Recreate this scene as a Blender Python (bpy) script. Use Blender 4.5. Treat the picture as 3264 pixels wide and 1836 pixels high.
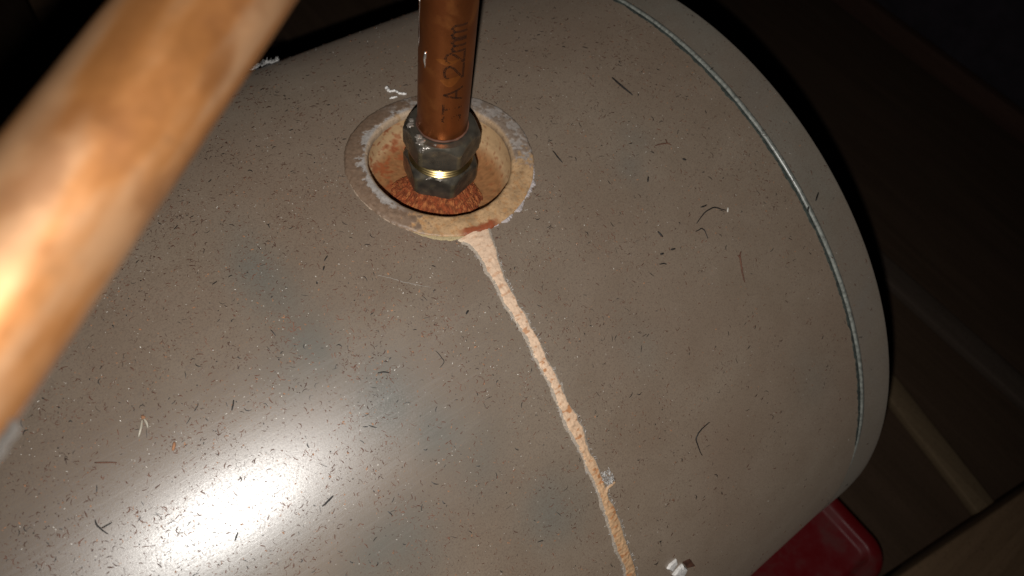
import bpy, bmesh, math, random
import numpy as np
from mathutils import Matrix, Vector, noise

for o in list(bpy.data.objects):
    bpy.data.objects.remove(o)
SC = bpy.context.scene
COL = SC.collection
MM = 0.001
random.seed(7)
rng = np.random.default_rng(11)
R = 232.6                      # cylinder radius, mm; crest at z = 0, axis along X
PI = math.pi

# ------------------------------------------------------------------ camera
CAM_AX = ((0.7914, 0.4590, -0.4038), (-0.6003, 0.7086, -0.3710), (0.1159, 0.5360, 0.8362))
CAM_P = Vector((-142.31, -191.38, 262.67))
cam = bpy.data.cameras.new('camera')
cam.sensor_width = 36.0
cam.lens = 26.75
cam.clip_start = 0.005
cam.clip_end = 20.0
cam.dof.use_dof = True
cam.dof.focus_distance = 0.322
cam.dof.aperture_fstop = 12.5
cam_o = bpy.data.objects.new('camera', cam)
m3 = Matrix(CAM_AX)
cam_o.matrix_world = Matrix.Translation(CAM_P * MM) @ m3.to_4x4()
COL.objects.link(cam_o)
SC.camera = cam_o

# ------------------------------------------------------------------ light: black loft + the phone's flash beside the lens
w = bpy.data.worlds.new('World')
SC.world = w
w.use_nodes = True
w.node_tree.nodes['Background'].inputs[0].default_value = (0.75, 0.72, 1.0, 1)
w.node_tree.nodes['Background'].inputs[1].default_value = 0.0016
fl = bpy.data.lights.new('camera_flash', 'SPOT')
fl.energy = 6.3
fl.color = (1.0, 0.98, 0.945)
fl.shadow_soft_size = 0.0022
fl.spot_size = math.radians(110)
fl.spot_blend = 1.0
fl_o = bpy.data.objects.new('camera_flash', fl)
fl_o.matrix_world = Matrix.Translation((CAM_P + m3 @ Vector((-6.5, -21.0, 1.0))) * MM) @ m3.to_4x4()
COL.objects.link(fl_o)
SC.view_settings.view_transform = 'Standard'
SC.view_settings.look = 'None'
SC.view_settings.gamma = 1.0
SC.view_settings.exposure = 0.0
SC.render.engine = 'CYCLES'


# ------------------------------------------------------------------ helpers
def S(x, t, h=0.0):
    a = math.radians(t)
    return (x, (R + h) * math.sin(a), (R + h) * math.cos(a) - R)


def nz(x, y, z=0.0):
    return noise.noise(Vector((x, y, z)))


def fbm(x, y, z=0.0, o=4):
    return noise.fractal(Vector((x, y, z)), 1.0, 2.0, o)


def sm(e0, e1, v):
    t = min(1, max(0, (v - e0) / (e1 - e0)))
    return t * t * (3 - 2 * t)


def tag(o, label=None, cat=None, group=None, kind=None):
    if label: o['label'] = label
    if cat: o['category'] = cat
    if group: o['group'] = group
    if kind: o['kind'] = kind
    return o


def empty(name, loc=(0, 0, 0)):
    o = bpy.data.objects.new(name, None)
    o.location = Vector(loc) * MM
    o.empty_display_size = 0.02
    COL.objects.link(o)
    return o


def mesh(name, verts, faces, mat, parent=None, smooth=True, cols=None, sharp=None, origin=None):
    """verts in mm (world); the parent's location is subtracted so that parts sit under their thing"""
    me = bpy.data.meshes.new(name)
    v = np.asarray(verts, float) * MM
    off = np.zeros(3)
    if parent is not None:
        p = parent
        while p is not None:
            off += np.array(p.location)
            p = p.parent
    own = np.zeros(3)
    if origin is not None:
        own = np.asarray(origin, float) * MM - off
    me.from_pydata((v - off - own).tolist(), [], faces)
    me.update()
    if smooth:
        me.polygons.foreach_set('use_smooth', [True] * len(me.polygons))
        if sharp:
            me.set_sharp_from_angle(angle=math.radians(sharp))
    if cols is not None:
        ca = me.color_attributes.new('Col', 'FLOAT_COLOR', 'POINT')
        a = np.ones((len(v), 4), np.float32)
        a[:, :3] = np.asarray(cols, np.float32)
        ca.data.foreach_set('color', a.ravel())
    me.materials.append(mat)
    o = bpy.data.objects.new(name, me)
    o.location = own
    COL.objects.link(o)
    if parent is not None:
        o.parent = parent
    return o


def grid(nu, nv, f, wrap_u=False, keep=None):
    V = [f(i, j) for i in range(nu) for j in range(nv)]
    F = []
    for i in range(nu if wrap_u else nu - 1):
        k = (i + 1) % nu
        for j in range(nv - 1):
            q = (i * nv + j, k * nv + j, k * nv + j + 1, i * nv + j + 1)
            if keep is None or keep(i, j):
                F.append(q)
    return V, F


def tube(pts, rad, n=10, cap=True, taper=None):
    pts = [Vector(p) for p in pts]
    V, F = [], []
    up = None
    for i, p in enumerate(pts):
        a = pts[max(i - 1, 0)]
        b = pts[min(i + 1, len(pts) - 1)]
        d = (b - a).normalized()
        if up is None:
            up = d.orthogonal().normalized()
        up = (up - d * up.dot(d)).normalized()
        s = d.cross(up)
        r = rad if taper is None else rad * taper(i / max(1, len(pts) - 1))
        for k in range(n):
            an = 2 * PI * k / n
            V.append(p + (up * math.cos(an) + s * math.sin(an)) * r)
    for i in range(len(pts) - 1):
        for k in range(n):
            k2 = (k + 1) % n
            F.append((i * n + k, i * n + k2, (i + 1) * n + k2, (i + 1) * n + k))
    if cap:
        F.append(tuple(range(n))[::-1])
        F.append(tuple((len(pts) - 1) * n + k for k in range(n)))
    return V, F


def catmull(pts, n=5):
    P = [Vector(p) for p in pts]
    out = []
    for i in range(len(P) - 1):
        a, b, c, d = P[max(i - 1, 0)], P[i], P[i + 1], P[min(i + 2, len(P) - 1)]
        for k in range(n):
            t = k / n
            out.append(0.5 * ((2 * b) + (c - a) * t + (2 * a - 5 * b + 4 * c - d) * t * t + (3 * b - a - 3 * c + d) * t ** 3))
    out.append(P[-1])
    return out


def join(*vf):
    V, F = [], []
    for v, f in vf:
        o = len(V)
        V += list(v)
        F += [tuple(i + o for i in q) for q in f]
    return V, F


def box(x0, x1, y0, y1, z0, z1, bev=2.0, seg=2, wob=0.0):
    bm = bmesh.new()
    bmesh.ops.create_cube(bm, size=1.0)
    for v in bm.verts:
        v.co = Vector(((x0 + x1) / 2 + v.co.x * (x1 - x0), (y0 + y1) / 2 + v.co.y * (y1 - y0), (z0 + z1) / 2 + v.co.z * (z1 - z0)))
    if bev:
        bmesh.ops.bevel(bm, geom=bm.edges[:], offset=bev, segments=seg, affect='EDGES', profile=0.5)
    bm.verts.index_update()
    V = [tuple(v.co) for v in bm.verts]
    F = [tuple(v.index for v in f.verts) for f in bm.faces]
    bm.free()
    return V, F


# ------------------------------------------------------------------ materials
class NT:
    def __init__(self, name):
        self.m = bpy.data.materials.new(name)
        self.m.use_nodes = True
        self.t = self.m.node_tree
        self.b = self.t.nodes['Principled BSDF']
        self.tc = self.t.nodes.new('ShaderNodeTexCoord')

    def n(self, typ, **kw):
        nd = self.t.nodes.new(typ)
        for k, v in kw.items():
            setattr(nd, k, v)
        return nd

    def link(self, a, b):
        self.t.links.new(a, b)

    def noise(self, scale, detail=4, rough=0.55, vec=None, scl=None, dist=0.0):
        nd = self.n('ShaderNodeTexNoise')
        nd.inputs['Scale'].default_value = scale
        nd.inputs['Detail'].default_value = detail
        nd.inputs['Roughness'].default_value = rough
        nd.inputs['Distortion'].default_value = dist
        src = vec or self.tc.outputs['Object']
        if scl:
            mp = self.n('ShaderNodeMapping')
            mp.inputs['Scale'].default_value = scl
            self.link(src, mp.inputs['Vector'])
            src = mp.outputs['Vector']
        self.link(src, nd.inputs['Vector'])
        return nd.outputs['Fac']

    def ramp(self, fac, stops, interp='LINEAR'):
        nd = self.n('ShaderNodeValToRGB')
        cr = nd.color_ramp
        cr.interpolation = interp
        while len(cr.elements) < len(stops):
            cr.elements.new(0.5)
        for e, (p, c) in zip(cr.elements, stops):
            e.position = p
            e.color = (c, c, c, 1) if isinstance(c, (int, float)) else (*c, 1)
        self.link(fac, nd.inputs['Fac'])
        return nd.outputs['Color']

    def mix(self, fac, a, b, mode='MIX'):
        nd = self.n('ShaderNodeMix', data_type='RGBA', blend_type=mode)
        for s, v in ((nd.inputs['Factor'], fac), (nd.inputs[6], a), (nd.inputs[7], b)):
            if isinstance(v, (int, float)):
                s.default_value = v if s.type == 'VALUE' else (v, v, v, 1)
            elif isinstance(v, tuple):
                s.default_value = (*v, 1)
            else:
                self.link(v, s)
        return nd.outputs[2]

    def math(self, op, a, b=0.0):
        nd = self.n('ShaderNodeMath', operation=op)
        for s, v in zip(nd.inputs, (a, b)):
            if isinstance(v, (int, float)):
                s.default_value = v
            else:
                self.link(v, s)
        return nd.outputs[0]

    def attr(self):
        nd = self.n('ShaderNodeAttribute')
        nd.attribute_name = 'Col'
        return nd.outputs['Color']

    def bump(self, h, strength, dist):
        nd = self.n('ShaderNodeBump')
        nd.inputs['Strength'].default_value = strength
        nd.inputs['Distance'].default_value = dist * MM
        self.link(h, nd.inputs['Height'])
        self.link(nd.outputs['Normal'], self.b.inputs['Normal'])

    def set(self, **kw):
        for k, v in kw.items():
            s = self.b.inputs[{'color': 'Base Color', 'rough': 'Roughness', 'metal': 'Metallic', 'spec': 'Specular IOR Level',
                               'coat': 'Coat Weight', 'coatr': 'Coat Roughness'}[k]]
            if isinstance(v, (int, float)):
                s.default_value = v
            elif isinstance(v, tuple):
                s.default_value = (*v, 1)
            else:
                self.link(v, s)
        return self.m


def paint_mat(name, c1, c2, cold, attr=False):
    t = NT(name)
    mid = t.noise(38.0, 4, 0.6, dist=0.4)
    low = t.noise(11.0, 4, 0.6, dist=0.5)
    fine = t.noise(1500.0, 3, 0.7)
    grit = t.noise(3200.0, 2, 0.8)
    col = t.mix(t.ramp(mid, [(0.35, 0.0), (0.68, 1.0)]), c1, c2)
    if attr:                                     # places where the dust has been wiped away
        wiped = t.math('MULTIPLY', t.attr(), t.ramp(mid, [(0.25, 0.55), (0.6, 1.0)]))
    else:
        wiped = t.ramp(low, [(0.54, 0.0), (0.7, 0.6)])
    col = t.mix(t.ramp(low, [(0.38, 0.0), (0.66, 0.6)]), col, (0.140, 0.098, 0.070))
    col = t.mix(t.math('MULTIPLY', wiped, 0.9), col, cold)
    col = t.mix(t.ramp(fine, [(0.36, 0.55), (0.52, 0.0)]), col, (0.075, 0.05, 0.036))
    col = t.mix(t.ramp(grit, [(0.66, 0.0), (0.74, 0.5)]), col, (0.36, 0.31, 0.26))
    streak = t.noise(1.0, 5, 0.75, scl=(26.0, 700.0, 700.0))
    r = t.mix(wiped, 0.315, 0.255)
    t.set(coat=0.3, coatr=0.5)
    r = t.mix(t.ramp(fine, [(0.36, 0.35), (0.52, 0.0)]), r, 0.7)
    r = t.mix(t.ramp(streak, [(0.35, 0.22), (0.5, 0.0)]), r, 0.6)
    h = t.math('ADD', t.math('MULTIPLY', fine, 0.5), t.math('MULTIPLY', streak, 0.6))
    h = t.math('ADD', h, t.math('MULTIPLY', grit, 0.4))
    t.bump(h, 0.42, 0.09)
    t.b.inputs['Diffuse Roughness'].default_value = 0.8
    t.b.inputs['Sheen Weight'].default_value = 0.02
    return t.set(color=col, rough=r, spec=0.78)


def attr_mat(name, rough, bscale, bdist, bstr=0.6, coat=0.0, spec=0.4, metal=0.0, sp=0.5):
    t = NT(name)
    spk = sp
    g = t.noise(bscale, 4, 0.65)
    sp = t.noise(bscale * 2.3, 3, 0.7)
    c = t.mix(t.ramp(g, [(0.3, spk * 0.9), (0.5, 0.0)]), t.attr(), (0.10, 0.05, 0.025))
    c = t.mix(t.ramp(sp, [(0.32, spk), (0.42, 0.0)]), c, (0.06, 0.035, 0.02))
    t.bump(g, bstr, bdist)
    return t.set(color=c, rough=rough, coat=coat, coatr=0.15, spec=spec, metal=metal)


def flat_mat(name, col, rough=0.6, metal=0.0, var=0.25, scale=400.0, spec=0.4, bd=0.05, bs=0.3):
    t = NT(name)
    g = t.noise(scale, 4, 0.6)
    dark = tuple(c * (1 - var) for c in col)
    lite = tuple(min(1, c * (1 + var)) for c in col)
    t.bump(g, bs, bd)
    return t.set(color=t.mix(t.ramp(g, [(0.3, 0.0), (0.7, 1.0)]), dark, lite), rough=rough, metal=metal, spec=spec)


def copper_mat(name, base, dark, light, rough, metal=1.0, sc=1.0):
    t = NT(name)
    a = t.noise(26.0 * sc, 4, 0.55, dist=0.6)
    b = t.noise(70.0 * sc, 4, 0.6, dist=0.3)
    f = t.noise(900.0, 3, 0.7)
    col = t.mix(t.ramp(a, [(0.38, 0.0), (0.66, 1.0)]), base, dark)
    col = t.mix(t.ramp(b, [(0.55, 0.0), (0.75, 0.8)]), col, light)
    col = t.mix(t.ramp(f, [(0.3, 0.35), (0.42, 0.0)]), col, (0.10, 0.04, 0.02))
    t.bump(f, 0.15, 0.03)
    return t.set(color=col, rough=t.ramp(b, [(0.3, rough - 0.06), (0.7, rough + 0.1)]), metal=metal)


def wood_mat(name, c1, c2, axis='x'):
    t = NT(name)
    s = {'x': (4, 60, 60), 'y': (60, 4, 60), 'z': (60, 60, 4)}[axis]
    g = t.noise(1.0, 5, 0.65, scl=s, dist=0.8)
    f = t.noise(300.0, 3, 0.6)
    col = t.mix(t.ramp(g, [(0.3, 0.0), (0.7, 1.0)]), c1, c2)
    col = t.mix(t.ramp(f, [(0.3, 0.4), (0.45, 0.0)]), col, tuple(c * 0.4 for c in c1))
    t.bump(g, 0.4, 0.8)
    return t.set(color=col, rough=0.8, spec=0.2)


M = {}
M['paint'] = paint_mat('taupe_paint', (0.146, 0.110, 0.079), (0.170, 0.132, 0.098), (0.104, 0.102, 0.088), True)
M['cap'] = paint_mat('cap_paint', (0.122, 0.108, 0.086), (0.140, 0.125, 0.102), (0.125, 0.122, 0.108))
M['bead'] = flat_mat('bead_paint', (0.20, 0.205, 0.182), rough=0.3, var=0.5, spec=0.8, scale=500)
M['dirt_shade'] = flat_mat('dirt_shade', (0.026, 0.032, 0.027), rough=0.9, var=0.6)
M['ring'] = attr_mat('ring_worn', 0.5, 700, 0.15)
M['dish'] = attr_mat('dish_stained', 0.42, 260, 0.10, bstr=0.25, coat=0.35, sp=0.2)
M['trail'] = attr_mat('limescale', 0.85, 900, 0.2, bstr=0.4, spec=0.2, sp=0.3)
M['rust'] = attr_mat('rust', 0.9, 1600, 0.5, bstr=1.0, spec=0.2)
t_ = NT('tarnished_brass')
g_ = t_.noise(130.0, 5, 0.65)
t_.bump(t_.noise(420.0, 4, 0.6), 0.3, 0.06)
M['nut'] = t_.set(color=t_.mix(t_.ramp(g_, [(0.48, 0.0), (0.75, 0.5)]), t_.attr(), (0.06, 0.055, 0.048)), rough=t_.ramp(g_, [(0.35, 0.24), (0.65, 0.42)]), metal=0.75)
M['brass'] = flat_mat('brass', (0.62, 0.46, 0.2), rough=0.28, metal=1.0, var=0.2)
M['paste'] = flat_mat('jointing_paste', (0.20, 0.175, 0.15), rough=0.25, metal=0.3, var=0.6, scale=350, spec=0.8)
M['riser'] = copper_mat('riser_copper', (0.30, 0.096, 0.028), (0.20, 0.058, 0.018), (0.40, 0.15, 0.042), 0.38, 0.9)
M['overhead'] = copper_mat('overhead_copper', (0.125, 0.060, 0.021), (0.062, 0.024, 0.008), (0.150, 0.090, 0.052), 0.5, 0.45, 0.9)
t_ = NT('tarnished_copper')
t_.bump(t_.noise(500.0, 4, 0.6), 0.2, 0.05)
M['overhead_tube'] = t_.set(color=t_.attr(), metal=0.65, rough=t_.ramp(t_.noise(45.0, 4, 0.6), [(0.35, 0.34), (0.65, 0.52)]))
M['ink'] = flat_mat('ink', (0.008, 0.005, 0.004), rough=0.9, spec=0.05)
M['reflection'] = flat_mat('reflection_copper', (0.43, 0.145, 0.036), rough=0.36, metal=0.9, var=0.15)  # paler copper for the reflections painted on the riser
M['solder'] = flat_mat('solder', (0.55, 0.52, 0.48), rough=0.3, metal=0.9, var=0.3)
M['nickel'] = flat_mat('nickel', (0.22, 0.20, 0.18), rough=0.35, metal=0.8, var=0.3)
M['chalk'] = flat_mat('chalk', (0.58, 0.55, 0.52), rough=0.9, var=0.3, scale=900, bd=0.2)
M['thread'] = flat_mat('thread', (0.28, 0.26, 0.235), rough=0.7, var=0.3)
M['fluff'] = flat_mat('fluff', (0.52, 0.5, 0.48), rough=0.9, var=0.3)
M['black_fibre'] = flat_mat('black_fibre', (0.012, 0.010, 0.009), rough=0.6, var=0.4)
M['brown_fibre'] = flat_mat('brown_fibre', (0.085, 0.036, 0.021), rough=0.75, var=0.75, scale=90)
M['tan_bit'] = flat_mat('tan_bit', (0.25, 0.12, 0.06), rough=0.8, var=0.4, scale=120)
M['pale_speck'] = flat_mat('pale_speck', (0.55, 0.52, 0.47), rough=0.5, var=0.4, scale=150)
M['wing'] = flat_mat('wing', (0.30, 0.265, 0.21), rough=0.4, var=0.4)
t_ = NT('red_plastic')
g_ = t_.noise(28.0, 5, 0.65)
t_.bump(t_.noise(500.0, 3, 0.6), 0.2, 0.1)
M['red'] = t_.set(color=t_.mix(t_.ramp(g_, [(0.5, 0.0), (0.72, 0.75)]), (0.14, 0.004, 0.006), (0.095, 0.036, 0.028)), rough=t_.ramp(g_, [(0.4, 0.38), (0.7, 0.75)]))
M['floor'] = wood_mat('chipboard', (0.060, 0.036, 0.021), (0.086, 0.052, 0.032), 'y')
M['wall'] = flat_mat('dark_wall', (0.035, 0.026, 0.034), rough=0.9, var=0.3, scale=30)
M['timber'] = wood_mat('timber', (0.13, 0.078, 0.042), (0.20, 0.125, 0.07), 'x')
M['skirting'] = wood_mat('skirting', (0.06, 0.03, 0.02), (0.09, 0.045, 0.03), 'y')
M['batten'] = wood_mat('batten', (0.135, 0.09, 0.05), (0.20, 0.138, 0.078), 'y')
M['batten_dark'] = wood_mat('batten_dark', (0.07, 0.049, 0.036), (0.10, 0.072, 0.054), 'y')

# ------------------------------------------------------------------ setting
FZ = -480.0
tag(mesh('floor', *box(-1300, 1030, -900, 1150, FZ - 20, FZ, 0), M['floor'], smooth=False), kind='structure')
tag(mesh('wall', *box(1032, 1060, -900, 1150, FZ - 20, 900, 0), M['wall'], smooth=False), kind='structure')
tag(mesh('wall', *box(-1300, 1060, 1152, 1180, FZ - 20, 900, 0), M['wall'], smooth=False), kind='structure')


def slanted(name, mat, a, b, wd, z0, z1, label, cat, bev=2.0, group=None):
    """a timber lying from a to b (its centre line, mm)"""
    a, b = Vector((*a, 0)), Vector((*b, 0))
    L = (b - a).length
    V, F = box(0, L, -wd / 2, wd / 2, z0, z1, bev)
    d = (b - a).normalized()
    n = Vector((-d.y, d.x, 0))
    V = [a + d * v[0] + n * v[1] + Vector((0, 0, v[2])) for v in map(Vector, V)]
    o = mesh(name, V, F, mat, sharp=50, origin=(a.x, a.y, z0))
    return tag(o, label, cat, group)


slanted('batten', M['batten'], (539, 10), (466, -361), 27, FZ, FZ + 12,
        'narrow pale batten lying on the dark floor beside the timber joist', 'batten')
slanted('batten', M['batten_dark'], (628, 420), (628, -420), 33, FZ, FZ + 12,
        'dark dusty batten lying on the floor beyond the pale batten', 'batten')
slanted('skirting_board', M['skirting'], (1020, 1100), (1020, -850), 18, FZ, FZ + 34,
        'reddish skirting strip at the foot of the dark wall', 'skirting')
slanted('timber_joist', M['timber'], (150, -353), (760, -447), 90, FZ, FZ + 80,
        'brown sawn timber joist with rough grain lying in front of the red box', 'joist', 3)
tag(mesh('board', *box(372, 900, 430, 1000, FZ, FZ + 14, 1.5), M['batten_dark'], sharp=40),
    'brown board lying flat on the floor behind the water cylinder', 'board')
tag(mesh('timber_offcut', *box(-70, -10, 800, 850, FZ, FZ + 330, 3), M['timber'], sharp=40),
    'short brown timber offcut standing in the dark behind the overhead pipe', 'timber')

# red storage box: moulded body and a lid with a raised border
rb = tag(empty('storage_box', (205, -245, FZ)), 'low red plastic box with rounded corners on the floor under the cylinder', 'box')


def rrect(x0, x1, y0, y1, r, n=8):
    out = []
    for cx, cy, a0 in ((x1 - r, y1 - r, 0), (x0 + r, y1 - r, 90), (x0 + r, y0 + r, 180), (x1 - r, y0 + r, 270)):
        for k in range(n + 1):
            a = math.radians(a0 + 90 * k / n)
            out.append((cx + r * math.cos(a), cy + r * math.sin(a)))
    return out


def loft(sections, cap0=True, cap1=True):
    n = len(sections[0])
    V = [p for s in sections for p in s]
    F = []
    for i in range(len(sections) - 1):
        for k in range(n):
            k2 = (k + 1) % n
            F.append((i * n + k, i * n + k2, (i + 1) * n + k2, (i + 1) * n + k))
    if cap0: F.append(tuple(range(n))[::-1])
    if cap1: F.append(tuple((len(sections) - 1) * n + k for k in range(n)))
    return V, F


def rsec(ins, z, r=26):
    return [(x, y, z) for x, y in rrect(112 + ins, 298 - ins, -318 + ins, -172 - ins, max(2, r - ins))]


mesh('body', *loft([rsec(8, FZ + 0.5), rsec(5, FZ + 6), rsec(3, FZ + 60), rsec(3, FZ + 64)]), M['red'], rb, sharp=45)
mesh('lid', *loft([rsec(0, FZ + 64.5), rsec(0, FZ + 73), rsec(1.5, FZ + 76), rsec(4, FZ + 77), rsec(13, FZ + 77), rsec(15, FZ + 76),
                   rsec(17, FZ + 70), rsec(19, FZ + 69)]), M['red'], rb, sharp=60)
mesh('handle', *tube(catmull([(180, -232, FZ + 69), (180, -232, FZ + 74), (200, -232, FZ + 76), (220, -232, FZ + 74), (220, -232, FZ + 69)]), 4, 8),
     M['red'], rb)

# ------------------------------------------------------------------ hot water cylinder
wc = tag(empty('water_cylinder', (-270, 0, -2 * R)),
         'taupe painted horizontal hot water cylinder with dusty curved top and rolled end seam', 'water cylinder')
X0, XS, XE = -720.0, 155.6, 183.5
xs = list(np.linspace(X0, -240, 30)) + list(np.arange(-236, -49, 4.0)) + list(np.arange(-48, 49, 1.6)) + list(np.linspace(51, XS, 24))
ths = list(np.linspace(-180, -72, 40)) + list(np.arange(-71, -13.9, 1.0)) + list(np.arange(-13.6, 13.7, 0.4)) + list(np.linspace(14, 180, 70))


def keep(i, j):
    if i >= len(xs) - 1 or j >= len(ths) - 1:
        return True
    x = (xs[i] + xs[i + 1]) / 2
    a = math.radians((ths[j] + ths[j + 1]) / 2) * R
    return x * x + a * a > 38.6 ** 2


def shell_v(i, j):
    x, t = xs[i], ths[j]
    h = 0.35 * nz(x * 0.012, t * 0.05, 3.3) * (1 if abs(t) < 175 else 0)
    return S(x, t, h if i < len(xs) - 1 else 0.0)


WIPES = ((-96, -4, 11, 6, 1.0), (-94, -12, 11, 5, 1.0), (-82, -21, 15, 4, 1.0), (-70, -26, 13, 4, .9), (-42, -40, 18, 4, .9), (-105, -33, 22, 4, .9), (-60, -31, 14, 4, .6),
         (-108, -14, 12, 3, .5), (76, -12, 9, 2.5, .5), (90, -9, 8, 3, .4), (-150, -26, 40, 3, .4), (120, -48, 14, 5, .35), (30, -30, 10, 4, .25))
V, F = grid(len(xs), len(ths), shell_v, keep=keep)
WM = []
for x in xs:
    for t in ths:
        k = 0.0
        for wx, wt, sx, st, a in WIPES:
            k = max(k, a * math.exp(-((x - wx + 5 * nz(x * .04, t * .2)) / sx) ** 2 - ((t - wt + 2 * nz(x * .05, t * .2, 5)) / st) ** 2))
        WM.append((k, k, k))
shell = mesh('shell', V, F, M['paint'], wc, cols=WM)


def spin(profile, n, jit=None):
    def f(i, j):
        a = -180 + 360 * i / n
        x, r = profile[j]
        if jit:
            x, r = jit(a, j, x, r)
        return S(x, a, r - R)
    return grid(n, len(profile), f, wrap_u=True)


def cap_j(a, j, x, r):
    k = nz(a * 0.09, 2.0, j * 0.01)
    return (x + 0.35 * k, r) if j < 9 else (x, r)


def cap_f(a, j, x, r):
    if j < 5 and a < -60:
        f = sm(60, 76, -a)
        r = r + (R + 0.12 + 0.16 * j - r) * f
        if j == 0: x -= 1.0 * f
    return x, r


cap = mesh('end_cap', *spin([(156.3, R + 1.05), (157.2, R + 1.0), (160.5, R + 0.8), (168, R + 0.8), (176, R + 0.8), (181.6, R + 0.8), (182.9, R + 0.4), (183.5, R - 0.6),
                            (183.6, R - 4), (182, R - 7), (176, R - 9), (172, R - 16), (176, R - 60), (182, R - 130), (185, 20), (185.2, 0.5)], 360, cap_f),
           M['cap'], wc, sharp=70)


def bead_j(a, j, x, r):
    k = nz(a * 0.09, 2.0, j * 0.01) + 0.5 * nz(a * 0.5, 4.0)
    f = sm(58, 74, -a)
    return x + 0.25 * k * (1 - f), r - 1.6 * f


bead = mesh('seam_bead', *spin([(155.6, R - 1.6), (155.45, R - 0.2), (155.4, R + 0.6), (155.6, R + 1.15), (156.0, R + 1.5), (156.6, R + 1.55), (157.4, R + 1.35),
                               (158.2, R + 1.05), (158.5, R + 0.4)], 360, bead_j), M['bead'], cap)
# grime in the seam groove plus the groove's shadow, painted as one uneven strip
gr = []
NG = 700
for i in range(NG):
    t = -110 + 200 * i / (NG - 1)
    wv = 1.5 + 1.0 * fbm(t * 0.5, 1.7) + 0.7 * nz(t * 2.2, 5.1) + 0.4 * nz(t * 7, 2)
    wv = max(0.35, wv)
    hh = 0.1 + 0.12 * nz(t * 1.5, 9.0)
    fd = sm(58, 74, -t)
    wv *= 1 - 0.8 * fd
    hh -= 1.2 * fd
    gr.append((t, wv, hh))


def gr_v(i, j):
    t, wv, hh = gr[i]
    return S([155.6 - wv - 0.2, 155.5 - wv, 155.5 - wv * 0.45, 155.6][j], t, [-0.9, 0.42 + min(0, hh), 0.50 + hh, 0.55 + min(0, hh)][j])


mesh('seam_dirt_shade', *grid(NG, 4, gr_v), M['dirt_shade'], cap)
# far (left) domed end
mesh('end_dome', *spin([(X0 + 0.5, R - 0.4), (X0 - 8, R - 1), (X0 - 24, R - 8), (X0 - 45, R - 40), (X0 - 62, R - 110), (X0 - 68, 30), (X0 - 69, 0.5)], 120),
     M['paint'], wc)

for cx in (-520, 40):
    def cr(i, j, cx=cx):
        a = 180 - 24 + 48 * i / 24
        p = S(0, a, 0.6)
        z = FZ if j in (1, 2) else p[2]
        return (cx - 30 if j in (0, 1) else cx + 30, p[1], z)
    Vc, Fc = grid(25, 4, cr)
    n = 25
    Fc += [(i * 4 + 3, (i + 1) * 4 + 3, (i + 1) * 4, i * 4) for i in range(24)]
    Fc += [(0, 1, 2, 3), (24 * 4 + 3, 24 * 4 + 2, 24 * 4 + 1, 24 * 4)]
    tag(mesh('cradle', Vc, Fc, M['timber'], smooth=False, origin=(cx, 0, FZ)),
        'curved timber cradle under the belly of the cylinder near its ' + ('domed end' if cx < 0 else 'seamed end'), 'cradle', 'cradles under the cylinder')

# --- ring flange round the outlet (azimuths: 233 towards the viewer, 323 right, 53 away, 143 left)
PAINT = np.array((0.168, 0.112, 0.076)); WHITE = np.array((0.30, 0.272, 0.25)); TAN = np.array((0.35, 0.22, 0.115))
GREY = np.array((0.225, 0.185, 0.152)); ORANGE = np.array((0.36, 0.17, 0.06)); RUST = np.array((0.21, 0.052, 0.018))
CREAM = np.array((0.41, 0.265, 0.14))


def adiff(a, b):
    return (a - b + 180) % 360 - 180


def sect(az, a0, a1, soft=8):
    mid, half = (a0 + a1) / 2, (a1 - a0) / 2
    return 1 - sm(half - soft, half + soft, abs(adiff(az, mid)))


def ring_col(r, az):
    x, y = r * math.cos(math.radians(az)), r * math.sin(math.radians(az))
    q = fbm(x * 0.16, y * 0.16, 4.0)
    q2 = fbm(x * 0.45, y * 0.45, 8.0)
    c = PAINT * (1 + 0.25 * q2)
    # chalky white where the paint has flaked, inner half on the left, wider on the far side
    q3 = fbm(x * 1.3, y * 1.3, 2.0, 5)
    edge = 36.0 + 4.5 * q + 1.6 * q2 + 1.5 * q3
    wmask = max(sect(az, 78, 205, 10) * (1 - sm(edge - 0.5, edge + 0.6, r)), 0.7 * sect(az, 10, 92, 10) * sm(-0.05, 0.2, q + 0.4 * q3))
    wmask = max(wmask, 0.75 * sect(az, -40, 30, 14) * sm(-0.1, 0.25, q2 + q))
    c = c * (1 - wmask) + WHITE * (1 + 0.15 * q2) * wmask
    gm = 0.5 * sect(az, -35, 60, 15)
    c = c * (1 - gm * (1 - wmask)) + GREY * gm * (1 - wmask)
    tm = sect(az + 14 * q2, 222, 327, 5)
    tcol = TAN * (1 + 0.35 * q)
    tcol = tcol * (1 - 0.45 * sm(0.1, 0.4, q2)) + ORANGE * 0.45 * sm(0.1, 0.4, q2)
    c = c * (1 - tm) + tcol * tm
    rm = sect(az, 248, 272, 4) * sm(39.5, 41.2, r + 0.8 * q2)     # rust-red fleck at the outer edge
    c = c * (1 - rm) + RUST * rm
    im = sm(34.6, 33.4, r) * (0.6 if tm < 0.5 else 0.2)
    c = c * (1 - im) + CREAM * im
    return c


prof = [(33.0, -3.2), (32.8, -1.8), (32.9, -0.7), (33.3, 0.1), (33.9, 0.5)] + [(34.4 + 0.45 * k, 0.75 + 0.25 * math.sin(k / 18 * PI)) for k in range(19)] + \
       [(42.8, 0.7), (43.2, 0.5), (43.5, 0.1), (43.7, -0.6)]
NA = 480
RC = []


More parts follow.
